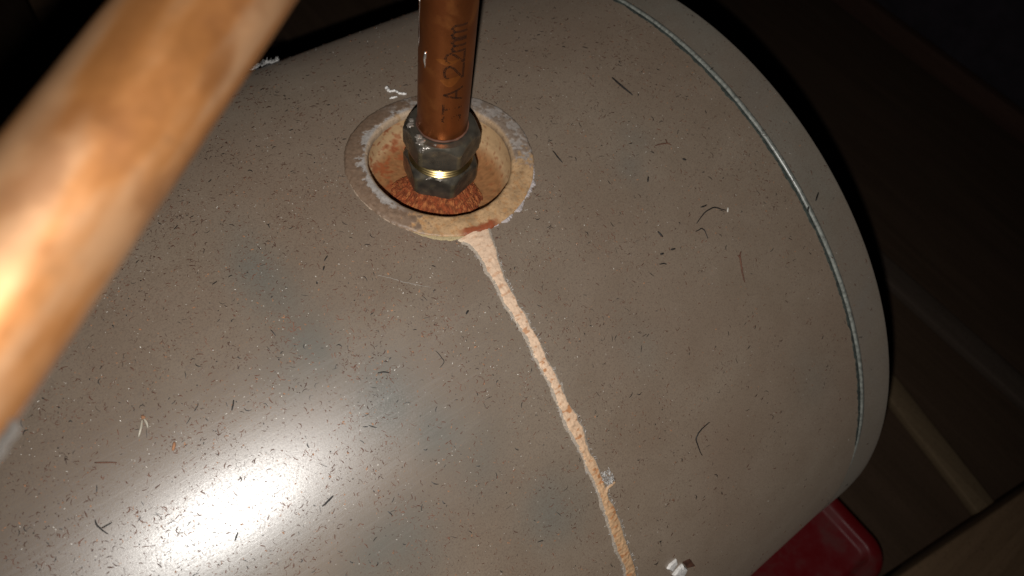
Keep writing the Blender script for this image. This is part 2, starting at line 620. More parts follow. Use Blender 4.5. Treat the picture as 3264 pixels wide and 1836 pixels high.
def ring_v(i, j):
    az = 360 * i / NA
    r, h = prof[j]
    ca, sa = math.cos(math.radians(az)), math.sin(math.radians(az))
    if j < 5:
        r += 0.25 * nz(ca * 6, sa * 6, 1) + 0.5 * max(0, nz(ca * 22, sa * 22, 7) - 0.35)
    if j > len(prof) - 5:
        r += 0.45 * nz(ca * 5, sa * 5, 3) + 0.35 * nz(ca * 30, sa * 30, 4)
    c = ring_col(r, az)
    if c[0] < 0.24 and 5 <= j < len(prof) - 4:
        h += 0.18
    h += 0.12 * nz(r * ca * 0.5, r * sa * 0.5, 2)
    RC.append(c)
    x, y = r * ca, r * sa
    return S(x, math.degrees(y / R), h)


Vr, Fr = grid(NA, len(prof), ring_v, wrap_u=True)
mesh('outlet_ring', Vr, Fr, M['ring'], wc, cols=RC)

# flaked crust standing along the outer edge of the ring (whitish, right-front and lower left)
for a0, a1, wdt, hgt, colr in ((268, 325, 1.0, 0.9, (0.34, 0.30, 0.29)), (165, 232, 0.5, 0.4, (0.28, 0.21, 0.155)), (218, 250, 1.7, 0.4, (0.32, 0.25, 0.14))):
    N = int((a1 - a0) * 8)
    cc = []

    def cv(i, j, a0=a0, a1=a1, N=N, wdt=wdt, hgt=hgt, colr=colr):
        az = a0 + (a1 - a0) * i / (N - 1)
        e = math.sin(PI * i / (N - 1)) ** 0.4
        k = max(0.05, 0.6 + fbm(az * 0.16, 3.1) + 0.25 * nz(az * 0.8, 1.0)) * e
        if wdt > 1.5: k = (0.75 + 0.25 * fbm(az * 0.3, 1)) * e * (0.35 + 0.65 * i / (N - 1))
        ca, sa = math.cos(math.radians(az)), math.sin(math.radians(az))
        r = 43.1 + (j / 5) * wdt * 2.2 * k
        h = hgt * k * math.sin(PI * (j / 5) ** 0.7) + (0.25 if j == 0 else 0) - (0.1 if j == 5 else 0)
        h += 0.12 * nz(az * 1.2, j * 0.9)
        g = 1 + 0.3 * nz(az * 2.1, j * 0.8, 5)
        cc.append(np.array(colr) * g)
        return S(r * ca, math.degrees(r * sa / R), h)
    Vc, Fc = grid(N, 6, cv)
    mesh('flaked_edge', Vc, Fc, M['trail'], wc, cols=cc)

# --- dish under the ring
dprof = [(35.0, -2.6), (35.2, -4.5), (34.9, -8.5), (34.2, -12.5), (33.0, -16.0), (31.0, -18.8), (28.0, -20.6), (23, -21.6), (18, -22), (12, -22), (3, -22)]
dp = []
for (a, b) in zip(dprof[:-1], dprof[1:]):
    for k in range(4):
        t = k / 4
        dp.append((a[0] + (b[0] - a[0]) * t, a[1] + (b[1] - a[1]) * t))
dp.append(dprof[-1])
DC = []


def dish_v(i, j):
    az = 360 * i / 240
    r, z = dp[j]
    x, y = r * math.cos(math.radians(az)), r * math.sin(math.radians(az))
    q = fbm(x * 0.14, y * 0.14, z * 0.2)
    q2 = fbm(x * 0.6, y * 0.6, z * 0.6)
    wall = sm(-20.5, -16, z)
    c = CREAM * (1 + 0.10 * q)
    fl = np.array((0.25, 0.115, 0.046)) * (1 + 0.4 * q2)
    c = c * wall + fl * (1 - wall)
    lm = sect(az, 85, 165, 16) * sm(0.15, 0.45, q + 0.7 * q2 + 0.08)
    c = c * (1 - 0.75 * lm) + RUST * 1.2 * 0.75 * lm
    om = sect(az, 165, 235, 20) * (1 - 0.5 * wall)
    c = c * (1 - 0.6 * om) + ORANGE * 0.9 * 0.6 * om
    spm = sm(0.42, 0.55, q2)
    c = c * (1 - 0.6 * spm) + RUST * 0.8 * 0.6 * spm
    DC.append(c)
    s = S(x, math.degrees(y / R))[2] if j < 6 else 0
    return (x, y, z + s + 0.12 * q2)


Vd, Fd = grid(240, len(dp), dish_v, wrap_u=True)
mesh('outlet_dish', Vd, [f[::-1] for f in Fd], M['dish'], wc, cols=DC)

# ------------------------------------------------------------------ compression fitting
ft = tag(empty('compression_fitting', (0, 0, -22)), 'tarnished brass compression fitting with hexagon nut seated in the round outlet', 'pipe fitting')
NUTC = np.array((0.15, 0.13, 0.10))


def hexsolid(apo, z0, z1, rot, cham_top, cham_bot, rin, nseg=144, top_open=True, grime=1.0, seed=0.0):
    rows = []
    rows.append((None, z0, 'in'))
    zz = [z0 + (z1 - z0) * k / 16 for k in range(17)]
    V, cols = [], []
    prof = [('b', z0)] + [('s', z) for z in zz] + [('t', z1), ('i', z1), ('d', z1 - 3)]
    for i in range(nseg):
        a = 2 * PI * i / nseg
        m = (math.degrees(a) - rot + 30) % 60 - 30
        hr = apo / math.cos(math.radians(m))
        hr = min(hr, apo * 1.135)
        for (k, z) in prof:
            x, y = math.cos(a), math.sin(a)
            lim = min(apo * 0.965 + (z1 - z) * cham_top, apo * 0.985 + (z - z0) * cham_bot)
            r = min(hr, lim)
            zj = z
            if k == 't': r = rin + 2.2; zj = z1 + 0.15
            if k in 'id': r = rin
            if k == 'b': r = apo * 0.8
            q = fbm(x * r * 0.25, y * r * 0.25, zj * 0.25 + seed)
            q2 = fbm(x * r * 0.7, y * r * 0.7, zj * 0.7 + seed)
            r += 0.05 * q2 * grime
            V.append((x * r, y * r, zj))
            c = NUTC * (1 + 0.2 * q)
            worn = sm(apo * 1.10, apo * 1.13, r) * 0.35 + sm(0.35, 0.6, q) * 0.25
            c = c * (1 - worn) + np.array((0.36, 0.28, 0.14)) * worn
            gm = min(1, sm(0.0, 0.8, -q + 0.25 * (grime - 1)) * 0.3 * grime)
            c = c * (1 - gm) + np.array((0.05, 0.045, 0.042)) * gm
            cols.append(c)
    n = len(prof)
    F = []
    for i in range(nseg):
        k = (i + 1) % nseg
        for j in range(n - 1):
            F.append((i * n + j, k * n + j, k * n + j + 1, i * n + j + 1))
    return V, F, cols


V, F, c = hexsolid(15.1, 7.0, 21.0, 233.4 - 1, 0.62, 1.2, 11.35, seed=1.0)
mesh('coupling_nut', V, F, M['nut'], ft, cols=c, sharp=35)
mesh('spigot', *tube([(0, 0, -22), (0, 0, -12)], 12.5, 48), M['nut'], ft, sharp=40)
V, F, c = hexsolid(15.2, -11.4, 1.9, 233.4 - 8, 0.8, 2.0, 11.2, grime=1.6, seed=6.0)
mesh('hexagon_body', V, F, M['nut'], ft, cols=c * 1, sharp=35)
tp = []
for k in range(33):
    z = 1.2 + 6.0 * k / 32
    tp.append((14.3 + 0.38 * math.sin(2 * PI * z / 1.5), z))
mesh('thread', *grid(128, 33, lambda i, j: (tp[j][0] * math.cos(2 * PI * i / 128), tp[j][0] * math.sin(2 * PI * i / 128), tp[j][1] + 1.5 * i / 128 * 0), wrap_u=True),
     M['brass'], ft)


def blob(c, r, sq=(1, 1, 1), seed=0.0, amp=0.35, fr=0.6):
    bm = bmesh.new()
    bmesh.ops.create_icosphere(bm, subdivisions=3, radius=1.0)
    V = []
    for v in bm.verts:
        k = 1 + amp * fbm(v.co.x * fr * 2 + seed, v.co.y * fr * 2, v.co.z * fr * 2)
        V.append((c[0] + v.co.x * r * sq[0] * k, c[1] + v.co.y * r * sq[1] * k, c[2] + v.co.z * r * sq[2] * k))
    bm.verts.index_update()
    F = [tuple(v.index for v in f.verts) for f in bm.faces]
    bm.free()
    return V, F


def cyl(az, r, z):
    return (r * math.cos(math.radians(az)), r * math.sin(math.radians(az)), z)


for i, (az, r, z, rad, sq) in enumerate(((196, 13.6, 20.6, 2.0, (1.2, 1, .45)), (185, 13.0, 20.9, 1.4, (1, 1.2, .5)), (204, 15.2, 18.0, 1.6, (1, 1, 1.2)),
                                         (212, 14.2, 20.2, 1.5, (1.3, .8, .45)), (202, 15.6, 13.4, 1.5, (.6, .6, 1.5)), (152, 13.6, 20.8, 1.8, (1, 1, .4)),
                                         (140, 13.4, 20.9, 1.2, (1, 1.3, .4)), (222, 13.0, 20.9, 0.8, (1, 1, .6)), (207, 15.3, 10.2, 0.9, (.6, .6, 2.2)),
                                         (218, 14.6, 1.6, 0.7, (3.2, 1, .5)), (238, 14.5, 1.4, 0.6, (2.6, 1.5, .5)))):
    mesh('paste_lump', *blob(cyl(az, r, z), rad, sq, i * 3.7, 0.5, 0.8), M['paste'], ft)

# rust crust on the dish floor, heaped against the fitting on the front side
NR, NB = 420, 40
cols = []


def rust_v(i, j):
    az = 130 + 215 * i / (NR - 1)
    e = math.sin(PI * i / (NR - 1)) ** 0.35
    u = j / (NB - 1)
    rout = 13 + (15.5 + 3.0 * nz(az * 0.06, 1.2) + 1.8 * nz(az * 0.35, 4) + 1.0 * nz(az * 1.1, 8)) * e
    if az > 262: rout -= 4.5 * sm(262, 300, az)
    r = 12.5 + (rout - 12.5) * u
    x, y = r * math.cos(math.radians(az)), r * math.sin(math.radians(az))
    h = (12.2 * (1 - u) ** 0.85 + 1.0) * e + 0.7 * fbm(x * 0.35, y * 0.35, 2, 6) * min(1, 3 * (1 - u)) + 0.75 * fbm(x * 1.6, y * 1.6, 5, 6)
    if u > 0.96: h = -0.4
    h = max(h, -0.4) if u > 0.9 else max(h, 0.25)
    q = fbm(x * 0.5, y * 0.5, 7)
    c = np.array((0.19, 0.042, 0.013)) * (1 + 0.7 * q)
    k = 0.8 * sm(0.1, 0.6, fbm(x * 0.5, y * 0.5, 9, 6) + 0.3 * u)
    c = c * (1 - k) + np.array((0.38, 0.13, 0.042)) * k
    k = sm(0.25, 0.5, fbm(x * 1.8, y * 1.8, 19, 4))
    c = c * (1 - 0.6 * k) + np.array((0.06, 0.018, 0.008)) * 0.6 * k
    cols.append(c)
    return (x, y, -21.9 + h)


V, F = grid(NR, NB, rust_v)
tag(mesh('rust_crust', V, [f[::-1] for f in F], M['rust'], cols=cols, origin=(-10, -14, -21.9)),
    'crumbly orange-red rust crust heaped round the foot of the brass fitting', 'rust')

# ------------------------------------------------------------------ copper pipes
AX0 = Vector((-172.12, -123.30, 166.70))
AXD = Vector((0.82262, 0.55207, 0.13607))
rp = tag(empty('riser_pipe', (0, 0, 14)), 'upright copper pipe with dotted black print rising out of the brass fitting', 'pipe')
mesh('tube', *tube([(0, 0, 14), (0, 0, 60), (0, 0, 120), (0, 0, 168)], 11, 96), M['riser'], rp, sharp=50)
el = catmull([(0, 0, 160), (0, 0, 172), (2, 2, 184), AX0 + AXD * 196, AX0 + AXD * 183, AX0 + AXD * 168], 6)
VA = 233.4
# dot-matrix print: "STA 22mm", reading upwards
GL = {'S': [[(.9, .85), (.6, 1), (.3, .98), (.08, .8), (.15, .6), (.8, .4), (.92, .2), (.65, 0), (.3, 0), (.05, .15)]],
      'T': [[(0, 1), (1, 1)], [(.5, 1), (.5, 0)]],
      'A': [[(0, 0), (.5, 1)], [(.5, 1), (1, 0)], [(.2, .36), (.8, .36)]],
      '2': [[(.05, .78), (.2, .95), (.5, 1), (.8, .93), (.92, .75), (.8, .55), (.05, .06)], [(0, 0), (1, 0)]],
      'm': [[(0, .66), (0, 0)], [(0, .55), (.25, .68), (.48, .55), (.48, 0)], [(.48, .55), (.75, .68), (.98, .55), (.98, 0)]]}
DR = 0.225
Vt, Ft = [], []


def dot(az, z, r=DR):
    o = len(Vt)
    for h in (0.0, 0.035):
        for k in range(6):
            a = PI * k / 3
            rr = r * (1 if h == 0 else .8)
            Vt.append(cyl(az + math.degrees(rr * math.cos(a) / 11), 11.005 + h, z + rr * math.sin(a)))
    for k in range(6):
        k2 = (k + 1) % 6
        Ft.append((o + k, o + k2, o + 6 + k2, o + 6 + k))
    Ft.append(tuple(o + 6 + k for k in range(6)))


#           glyph, z start, z end, wear (share of dots lost), az of top, az of bottom
for g, z0, z1, wear, at, ab in (('S', 32.4, 36.6, .35, -1, 40), ('T', 37.6, 42.6, .12, 0, 41), ('A', 44.8, 50.9, .08, 0, 41), ('2', 56.0, 63.0, .03, -2, 39),
                                ('2', 63.8, 69.0, .10, -1, 39), ('m', 69.6, 75.0, .03, -4, 40), ('m', 75.8, 81.4, .03, -6, 40)):
    for pl in GL[g]:
        for (u0, v0), (u1, v1) in zip(pl[:-1], pl[1:]):
            dz = (u1 - u0) * (z1 - z0)
            dl = (v1 - v0) * 8.0
            L = math.hypot(dz, dl)
            n = max(2, int(L / 0.42) + 1)
            nx, nv = -dl / L, dz / L                   # normal of the stroke on the pipe skin
            for k in range(n):
                t = k / (n - 1)
                u, v = u0 + (u1 - u0) * t, v0 + (v1 - v0) * t
                mid = g in 'ST' and 0.15 < v < 0.85
                for s in (-0.26, 0.26):
                    if random.random() < wear + (0.5 if mid else 0):
                        continue
                    az = VA + ab + (at - ab) * v - math.degrees(s * nv / 11)
                    dot(az, z0 + u * (z1 - z0) + s * nx)
mesh('printed_text', Vt, Ft, M['ink'], rp, smooth=False)


def skin_patch(az0, az1, z0, z1, shape, h=0.03, n=24, m=10):
    def f(i, j):
        u, v = i / (n - 1), j / (m - 1)
        lo, hi = shape(u)
        az = az0 + (az1 - az0) * u
        hh = h if 0 < i < n - 1 and 0 < j < m - 1 else 0.004
        return cyl(az, 11 + hh, z0 + (z1 - z0) * (lo + (hi - lo) * v))
    return grid(n, m, f)


mesh('painted_reflection', *skin_patch(VA - 20, VA + 31, 62.5, 67, lambda u: (0.55 - 0.5 * math.sin(PI * u) + 0.15 * u, 0.62 + 0.10 * math.sin(7 * u) + 0.15 * u)), M['reflection'], rp)  # lens-shaped reflections on the pipe, painted as thin paler copper patches
mesh('painted_reflection', *skin_patch(VA - 10, VA + 36, 51, 58, lambda u: (0.62 - 0.6 * math.sin(PI * u) + 0.3 * u, 0.66 + 0.3 * u)), M['reflection'], rp)
mesh('solder_drip', *tube([cyl(VA - 46 + 1.0 * math.sin(k * 1.3), 11.05, 66 - k * 1.1) for k in range(8)], 0.62, 8, True,
                          lambda t: 0.35 + 0.75 * math.sin(PI * min(1, t * 1.1 + .1)) ** 0.7), M['solder'], rp)
mesh('solder_drip', *tube([cyl(VA - 74 + 2 * math.sin(k), 11.0, 86 - k * 2.0) for k in range(12)], 0.2, 8, True, lambda t: 0.4 + 0.5 * abs(math.sin(5 * t))), M['solder'], rp)
# grubby line where the pipe enters the nut
mesh('joint_ring', *tube([cyl(a, 11.1, 21.6 + 0.5 * nz(a * .05, 1)) for a in range(0, 361, 4)], 0.55, 8, False, lambda t: 1 + 0.5 * nz(t * 30, 3)), M['brown_fibre'], rp)

eb = tag(mesh('elbow', *tube(el, 12.6, 40), M['overhead'], sharp=50, origin=(0, 0, 160)),
         'copper elbow joining the upright pipe to the overhead pipe', 'pipe elbow')
op = tag(empty('overhead_pipe', AX0 - AXD * 240), 'thick tan copper pipe crossing close over the cylinder, mottled brown tarnish', 'pipe')
cols = []
OT = np.linspace(-240, 176, 420)
fa = AXD.orthogonal().normalized()
fb = AXD.cross(fa)


def op_v(i, j):
    an = 2 * PI * j / 96
    t = OT[i]
    ca, sa = math.cos(an) * 11, math.sin(an) * 11
    st = fbm(t * 0.035, ca * 0.16, sa * 0.16, 5)            # long tarnish streaks
    bl = fbm(t * 0.09 + 7, ca * 0.13, sa * 0.13 + 3, 5)     # stains
    fi = fbm(t * 0.5, ca * 0.4, sa * 0.4, 4)
    c = np.array((0.215, 0.088, 0.026)) * (1 + 0.2 * fi)
    k = 0.75 * sm(-0.3, 0.6, st)
    c = c * (1 - k) + np.array((0.26, 0.150, 0.080)) * k
    k = sm(0.0, 0.75, bl + 0.1 * fi)
    c = c * (1 - 0.5 * k) + np.array((0.105, 0.038, 0.012)) * 0.5 * k
    k = sm(0.0, 0.5, -st + 0.2 * fi)
    c = c * (1 - 0.4 * k) + np.array((0.12, 0.046, 0.014)) * 0.4 * k
    cols.append(c)
    return AX0 + AXD * t + fa * ca + fb * sa


V, F = grid(420, 97, op_v)
mesh('tube', V, F, M['overhead_tube'], op, cols=cols)
# silver collar where the overhead pipe leaves the picture
side = (m3 @ Vector((0.83, -0.55, 0)))
side = (side - AXD * side.dot(AXD)).normalized()          # across the pipe, to its lower right
back = AXD.cross(side)
if back.dot(m3 @ Vector((0, 0, -1))) < 0:
    back = -back
cs = [(5.5 - 1.3 * k, 11.7 + (0.3 if k % 2 else 0.0)) for k in range(18)]
Vk, Fk = [], []
for rr in (0.0, -1.1):
    V, F = grid(40, len(cs), lambda i, j: AX0 + AXD * cs[j][0] + (side * math.cos(-0.05 + 3.2 * i / 39) + back * math.sin(-0.05 + 3.2 * i / 39)) * (cs[j][1] + rr * 0.5))
    Fk += [tuple(k + len(Vk) for k in f) for f in F]
    Vk += V
mesh('spring_clip', Vk, Fk, M['nickel'], op, sharp=50)

# ------------------------------------------------------------------ limescale trail down the side of the cylinder
TL = [(-19.5, -9.9), (-17.6, -10.5), (-16.0, -11.2), (-15.2, -12.36), (-15.4, -13.6), (-16.2, -14.63), (-16.0, -15.57), (-16.1, -16.63), (-16.6, -17.55), (-17.8, -18.51),
      (-16.9, -19.6), (-17.6, -20.62), (-16.8, -21.52), (-17.0, -22.77), (-17.3, -23.82), (-18.1, -24.81), (-18.0, -25.39), (-18.3, -26.78), (-17.9, -28.26),
      (-19.1, -30.06), (-19.5, -31.8), (-20.4, -32.92), (-19.8, -34.29), (-19.4, -35.64), (-19.6, -36.91), (-20.0, -38.35), (-19.7, -39.92), (-19.4, -41.34),
      (-20.2, -42.98), (-20.6, -44.74), (-21.2, -46.5), (-21.4, -48.42), (-21.1, -50.5), (-20.3, -52.08), (-21.2, -53.3), (-21.0, -58), (-20.2, -64), (-19, -71), (-17.6, -75)]
TR = [(-3.6, -10.0), (-4.0, -10.82), (-5.3, -11.98), (-6.2, -13.07), (-8.3, -14.17), (-9.8, -15.33), (-10.9, -16.51), (-11.3, -17.68), (-11.3, -18.58), (-12.0, -19.46),
      (-11.8, -20.45), (-12.0, -21.55), (-12.6, -22.58), (-12.3, -23.56), (-12.7, -24.78), (-13.7, -25.95), (-13.2, -27.33), (-13.7, -29.05), (-14.5, -30.56),
      (-13.9, -31.91), (-13.0, -32.69), (-14.2, -33.13), (-13.3, -34.01), (-13.9, -34.84), (-15.1, -35.58), (-15.5, -37.0), (-14.4, -38.12), (-14.8, -39.39),
      (-15.4, -40.84), (-15.8, -42.75), (-14.9, -44.53), (-14.9, -46.2), (-15.3, -48.29), (-15.1, -50.82), (-14.9, -53.49), (-15.4, -54.61), (-15.2, -60), (-15.6, -66), (-16.6, -75)]
tl_t, tl_x = np.array([-t for _, t in TL]), np.array([x for x, _ in TL])
tr_t, tr_x = np.array([-t for _, t in TR]), np.array([x for x, _ in TR])
lt = tag(empty('limescale_trail', S(-17, -75)), 'pale peach limescale crust running down the cylinder side from the outlet ring', 'limescale')
NT_, NW = 620, 15
cols = []


def bounds(tt):
    xl, xr = float(np.interp(tt, tl_t, tl_x)), float(np.interp(tt, tr_t, tr_x))
    xl -= 0.3
    xr += 0.3
    xl += 0.5 * nz(tt * 0.9, 1) + 0.25 * nz(tt * 3.3, 2)
    xr += 0.5 * nz(tt * 0.9, 5) + 0.25 * nz(tt * 3.3, 6)
    return xl, xr


def trail_v(i, j):
    tt = 10.15 + 64.8 * i / (NT_ - 1)
    xl, xr = bounds(tt)
    u = j / (NW - 1)
    x = xl + (xr - xl) * u
    a = tt * R * PI / 180
    h = 0.15 + 0.6 * math.sin(PI * u) ** 0.5
    ridge = fbm(x * 0.22, a * 0.42, 3)
    fine = fbm(x * 0.9, a * 0.9, 6)
    h *= 1 + 0.5 * ridge + 0.45 * fine
    if u in (0.0, 1.0): h = -0.25
    if i == 0: h = 0.9
    dn = sm(24, 46, tt)
    c = np.array((0.52, 0.37, 0.26)) * (1 - dn) + np.array((0.43, 0.265, 0.145)) * dn
    c = c * (1 + 0.12 * ridge)
    crack = sm(0.22, 0.42, fbm(x * 0.22 + 5, a * 0.55, 11)) * (0.4 + 0.5 * sm(14, 28, tt))
    c = c * (1 - crack) + np.array((0.33, 0.14, 0.055)) * crack
    ed = max(0, abs(u - 0.5) * 2 - 0.72) / 0.28
    c = c * (1 - 0.6 * ed) + np.array((0.50, 0.43, 0.32)) * 0.6 * ed
    cols.append(c)
    return S(x, -tt, h)


mesh('crust', *grid(NT_, NW, trail_v), M['trail'], lt, cols=cols)
for side in (0, 1):
    cols2 = []

    def fr_v(i, j, side=side):
        tt = 10.6 + 64 * i / 899
        xl, xr = bounds(tt)
        wv = max(0.05, 0.35 + 0.8 * fbm(tt * 0.5, side * 9.1) + 0.35 * nz(tt * 4, side * 3 + 1) + 0.2 * nz(tt * 16, side))
        u = j / 4
        x = (xl + 0.8 - (wv + 0.8) * u) if side == 0 else (xr - 0.8 + (wv + 0.8) * u)
        h = (0.5 * (1 - u) ** 0.8 + 0.12) * (1 + 0.5 * nz(tt * 9, j * 1.3)) if j < 4 else -0.1
        g = 1 + 0.35 * nz(tt * 5, j * 0.7, side)
        cols2.append(np.array((0.27, 0.225, 0.18)) * g)
        return S(x, -tt, h)
    V, F = grid(900, 5, fr_v)
    mesh('pale_fringe', V, F if side else [f[::-1] for f in F], M['trail'], lt, cols=cols2)
# side spur with a tuft of fluff
sp = [S(-16.4, -42.0, .5), S(-14.6, -41.6, .6), S(-12.4, -41.6, .8), S(-10.3, -41.6, .5)]
V, F = tube(catmull(sp, 5), 1.0, 8, True, lambda t: 0.9 - 0.35 * t + 0.25 * nz(t * 9, 2))
mesh('spur', V, F, M['trail'], lt, cols=np.tile((0.42, 0.27, 0.16), (len(V), 1)))
vf = []
for k in range(70):
    bx, bt = random.uniform(-15, -10.2), random.uniform(-41.5, -40.0)
    p0 = S(bx, bt, 0.1)
    p1 = S(bx + random.uniform(-.8, .8), bt + random.uniform(-.15, .3), random.uniform(.4, 1.6))
    p2 = S(bx + random.uniform(-1.3, 1.3), bt + random.uniform(-.25, .5), random.uniform(.2, 2.0))
    vf.append(tube([p0, p1, p2], 0.10, 3, False))
for k in range(150):
    tt = random.uniform(12, 62)
    xl, xr = bounds(tt)
    s = random.choice((0, 1))
    bx = (xl - .2) if s == 0 else (xr + .2)
    d = -1 if s == 0 else 1
    L = random.uniform(.3, 1.1)
    p0 = S(bx - d * .3, -tt, .3)
    p1 = S(bx + d * L * .6, -tt + random.uniform(-.15, .15), random.uniform(.2, .7))
    p2 = S(bx + d * L, -tt + random.uniform(-.25, .25), random.uniform(0.05, .6))
    vf.append(tube([p0, p1, p2], 0.07, 3, False))
fz = mesh('fluff', *join(*vf), M['fluff'], lt)
fz['kind'] = 'stuff'

# ------------------------------------------------------------------ countable debris on the cylinder
def fibre(name, paths, rad, mat, label, cat, group=None, lift=0.25, taper=None):
    vf = []
    o0 = S(paths[0][0][0], paths[0][0][1])
    tp_ = taper or (lambda t: 0.45 + 0.75 * math.sin(PI * (0.12 + 0.8 * t)))
    for pth in paths:
        P = [S(x, t, rad * 0.9 + lift * math.sin(PI * (i + .3) / len(pth))) for i, (x, t) in enumerate(pth)]
        P = catmull(P, 4)
        P = [p + Vector((nz(p.x * .6, p.y * .6, 1), nz(p.x * .6, p.y * .6, 2), 0)) * 0.25 for p in P]
        vf.append(tube(P, rad, 6, True, tp_))
    o = mesh(name, *join(*vf), M[mat], origin=o0)
    return tag(o, label, cat, group)


fibre('hair', [[(90.1, -21.88), (95.6, -21.42), (99.9, -21.26), (103.9, -21.36), (106.6, -21.86), (109.5, -22.44)]], 0.27, 'black_fibre',
      'long dark bent hair ending at a tiny white splinter on the cylinder', 'hair')
fibre('hair', [[(87.3, -22.66), (89.1, -22.7), (90.9, -22.73), (91.9, -23.15), (91.2, -24.1)]], 0.24, 'black_fibre',
      'short dark hook-shaped hair just below the long bent hair', 'hair')
fibre('twig', [[(104.9, -27.58), (102.8, -28.06), (100.9, -29.07), (99.4, -30.07), (98.6, -30.98)], [(102.1, -27.75), (102.5, -28.17)]], 0.36, 'brown_fibre',
      'thin brown twig with a forked tip lying down the cylinder slope', 'twig')
fibre('twig', [[(96.3, -11.26), (99.2, -11.41), (102.9, -11.74), (104.4, -12.18)], [(103.8, -11.15), (102.9, -11.74)]], 0.26, 'brown_fibre',
      'tiny branched brown twig beside a rusty smudge near the end seam', 'twig')
fibre('splinter', [[(111.3, -22.24), (109.6, -22.7)]], 0.3, 'pale_speck', 'tiny white splinter touching the end of the long dark hair', 'splinter')
fibre('stick', [[(105.2, -0.24), (105.5, -2.05), (106.4, -3.87)]], 0.38, 'black_fibre', 'thin black sliver lying high on the cylinder near the end seam', 'sliver')
fibre('hair', [[(48.1, -42.98), (43.0, -43.08), (38.2, -43.53), (37.5, -44.83), (38.2, -46.15)]], 0.26, 'black_fibre',
      'black hair curled into a hook low on the cylinder side, right of the limescale trail', 'hair')
fibre('hair', [[(-53.9, -19.16), (-53.5, -19.6), (-53.3, -20.07), (-53.4, -20.56), (-56.1, -20.83)]], 0.15, 'black_fibre',
      'fine dark curved hair left of the limescale trail', 'hair')
fibre('twig', [[(-185.8, -16.8), (-186.1, -17.36), (-184.6, -18.36)], [(-182.0, -17.72), (-185.4, -17.69)]], 0.22, 'black_fibre',
      'dark Y-shaped twig beside the bright glare patch', 'twig')
fibre('stick', [[(-177.7, -12.52), (-171.9, -13.47)]], 0.22, 'brown_fibre', 'straight brown sliver between the glare and the overhead pipe', 'sliver')
fibre('flake', [[(-153.1, -14.36), (-154.9, -14.97)]], 0.5, 'tan_bit', 'small tan wood flake above the glare patch', 'flake')
DG = 'dark slivers scattered on the cylinder'
for pth, rad, lab in (([(81.7, -14.2), (79.7, -14.75)], .35, 'upright dark sliver standing alone between the outlet ring and the branched twig'),
                      ([(104.7, -14.32), (106.1, -14.68)], .4, 'stubby dark sliver just below the branched twig'),
                      ([(97.3, -20.52), (101.1, -20.66)], .33, 'straight dark sliver just above the bend of the long hair'),
                      ([(68.7, -20.36), (69.4, -21.19)], .36, 'slanting dark sliver above the pair of stubby slivers'),
                      ([(63.1, -22.73), (64.8, -22.83)], .42, 'stubby black sliver, the shorter of a pair'),
                      ([(69.6, -22.96), (71.8, -23.12)], .38, 'stubby black sliver, the longer of a pair'),
                      ([(59.7, -23.64), (62.0, -23.85), (63.2, -24.1)], .26, 'bowed dark sliver just below the pair of stubby slivers'),
                      ([(47.8, -5.82), (47.8, -7.74)], .28, 'dark sliver lying just right of the outlet ring'),
                      ([(-78.7, -18.15), (-76.6, -18.31), (-74.8, -18.69)], .24, 'bowed dark sliver above the glare patch, left of the curved hair'),
                      ([(-32.7, -17.26), (-34.4, -17.5)], .4, 'short thick black sliver just left of the limescale trail'),
                      ([(-80.0, -7.14), (-79.5, -7.24)], .45, 'tiny black crumb between the overhead pipe and the pale thread'),
                      ([(-69.9, -4.99), (-72.3, -5.37)], .22, 'thin dark sliver, upper of two below the outlet ring'),
                      ([(-73.3, -5.89), (-74.8, -6.25)], .28, 'dark sliver, lower of two below the outlet ring'),
                      ([(-129.2, -13.61), (-130.6, -14.09), (-131.5, -14.37)], .24, 'thin dark curved sliver between the tan flake and the glare patch'),
                      ([(-116.0, -25.75), (-118.8, -25.96), (-121.3, -26.06)], .34, 'long black sliver at the trail side of the glare patch'),
                      ([(-150.1, -23.96), (-152.4, -24.53)], .26, 'dark sliver lying within the lower edge of the glare patch')):
    fibre('sliver', [pth], rad, 'black_fibre', lab, 'sliver', DG, lift=0.1)
fibre('sliver', [[(167.3, -26.67), (162.4, -27.38)]], .36, 'black_fibre', 'short black sliver on the plain band outside the end seam', 'sliver', lift=1.3)
fibre('sliver', [[(156.4, -27.39), (153.9, -27.95)]], .34, 'black_fibre', 'short black sliver lying across the rolled end seam', 'sliver', lift=1.9)
fibre('thread', [[(-57.1, -9.43), (-53.2, -10.34), (-49.8, -11.3), (-45.8, -12.21), (-40.6, -13.31)]], 0.07, 'thread',
      'long pale thread lying across the dust below the outlet ring', 'thread', lift=0.05)

ins = tag(empty('insect', S(-158.0, -11.03)), 'small dead insect with pale wings lying in the dust by the overhead pipe', 'insect')
mesh('body', *blob(S(-158.0, -11.03, .5), 0.7, (1, 1, .8), 2), M['tan_bit'], ins)
for a, b in (((-158.0, -11.2), (-158.3, -12.07)), ((-158.6, -11.2), (-162.4, -12.41))):
    V, F = tube(catmull([S(*a, .45), S((a[0] + b[0]) / 2 + .3, (a[1] + b[1]) / 2, .6), S(*b, .3)], 4), 0.45, 6, True, lambda t: .4 + .7 * math.sin(PI * (.1 + .8 * t)))
    mesh('wing', V, F, M['wing'], ins)


def crust_strip(pts, wd, seed, hgt=0.7):
    """a knobbly strip of dried chalk along a path"""
    P = []
    for k, p in enumerate(catmull([Vector((x, t, 0)) for x, t in pts], 8)):
        P.append(S(p.x + .5 * nz(k * .4, seed), p.y + .12 * nz(k * .5, seed + 3), .2))
    return tube(P, wd, 8, True, lambda t: max(.15, .55 + 1.0 * nz(t * 14, seed)))


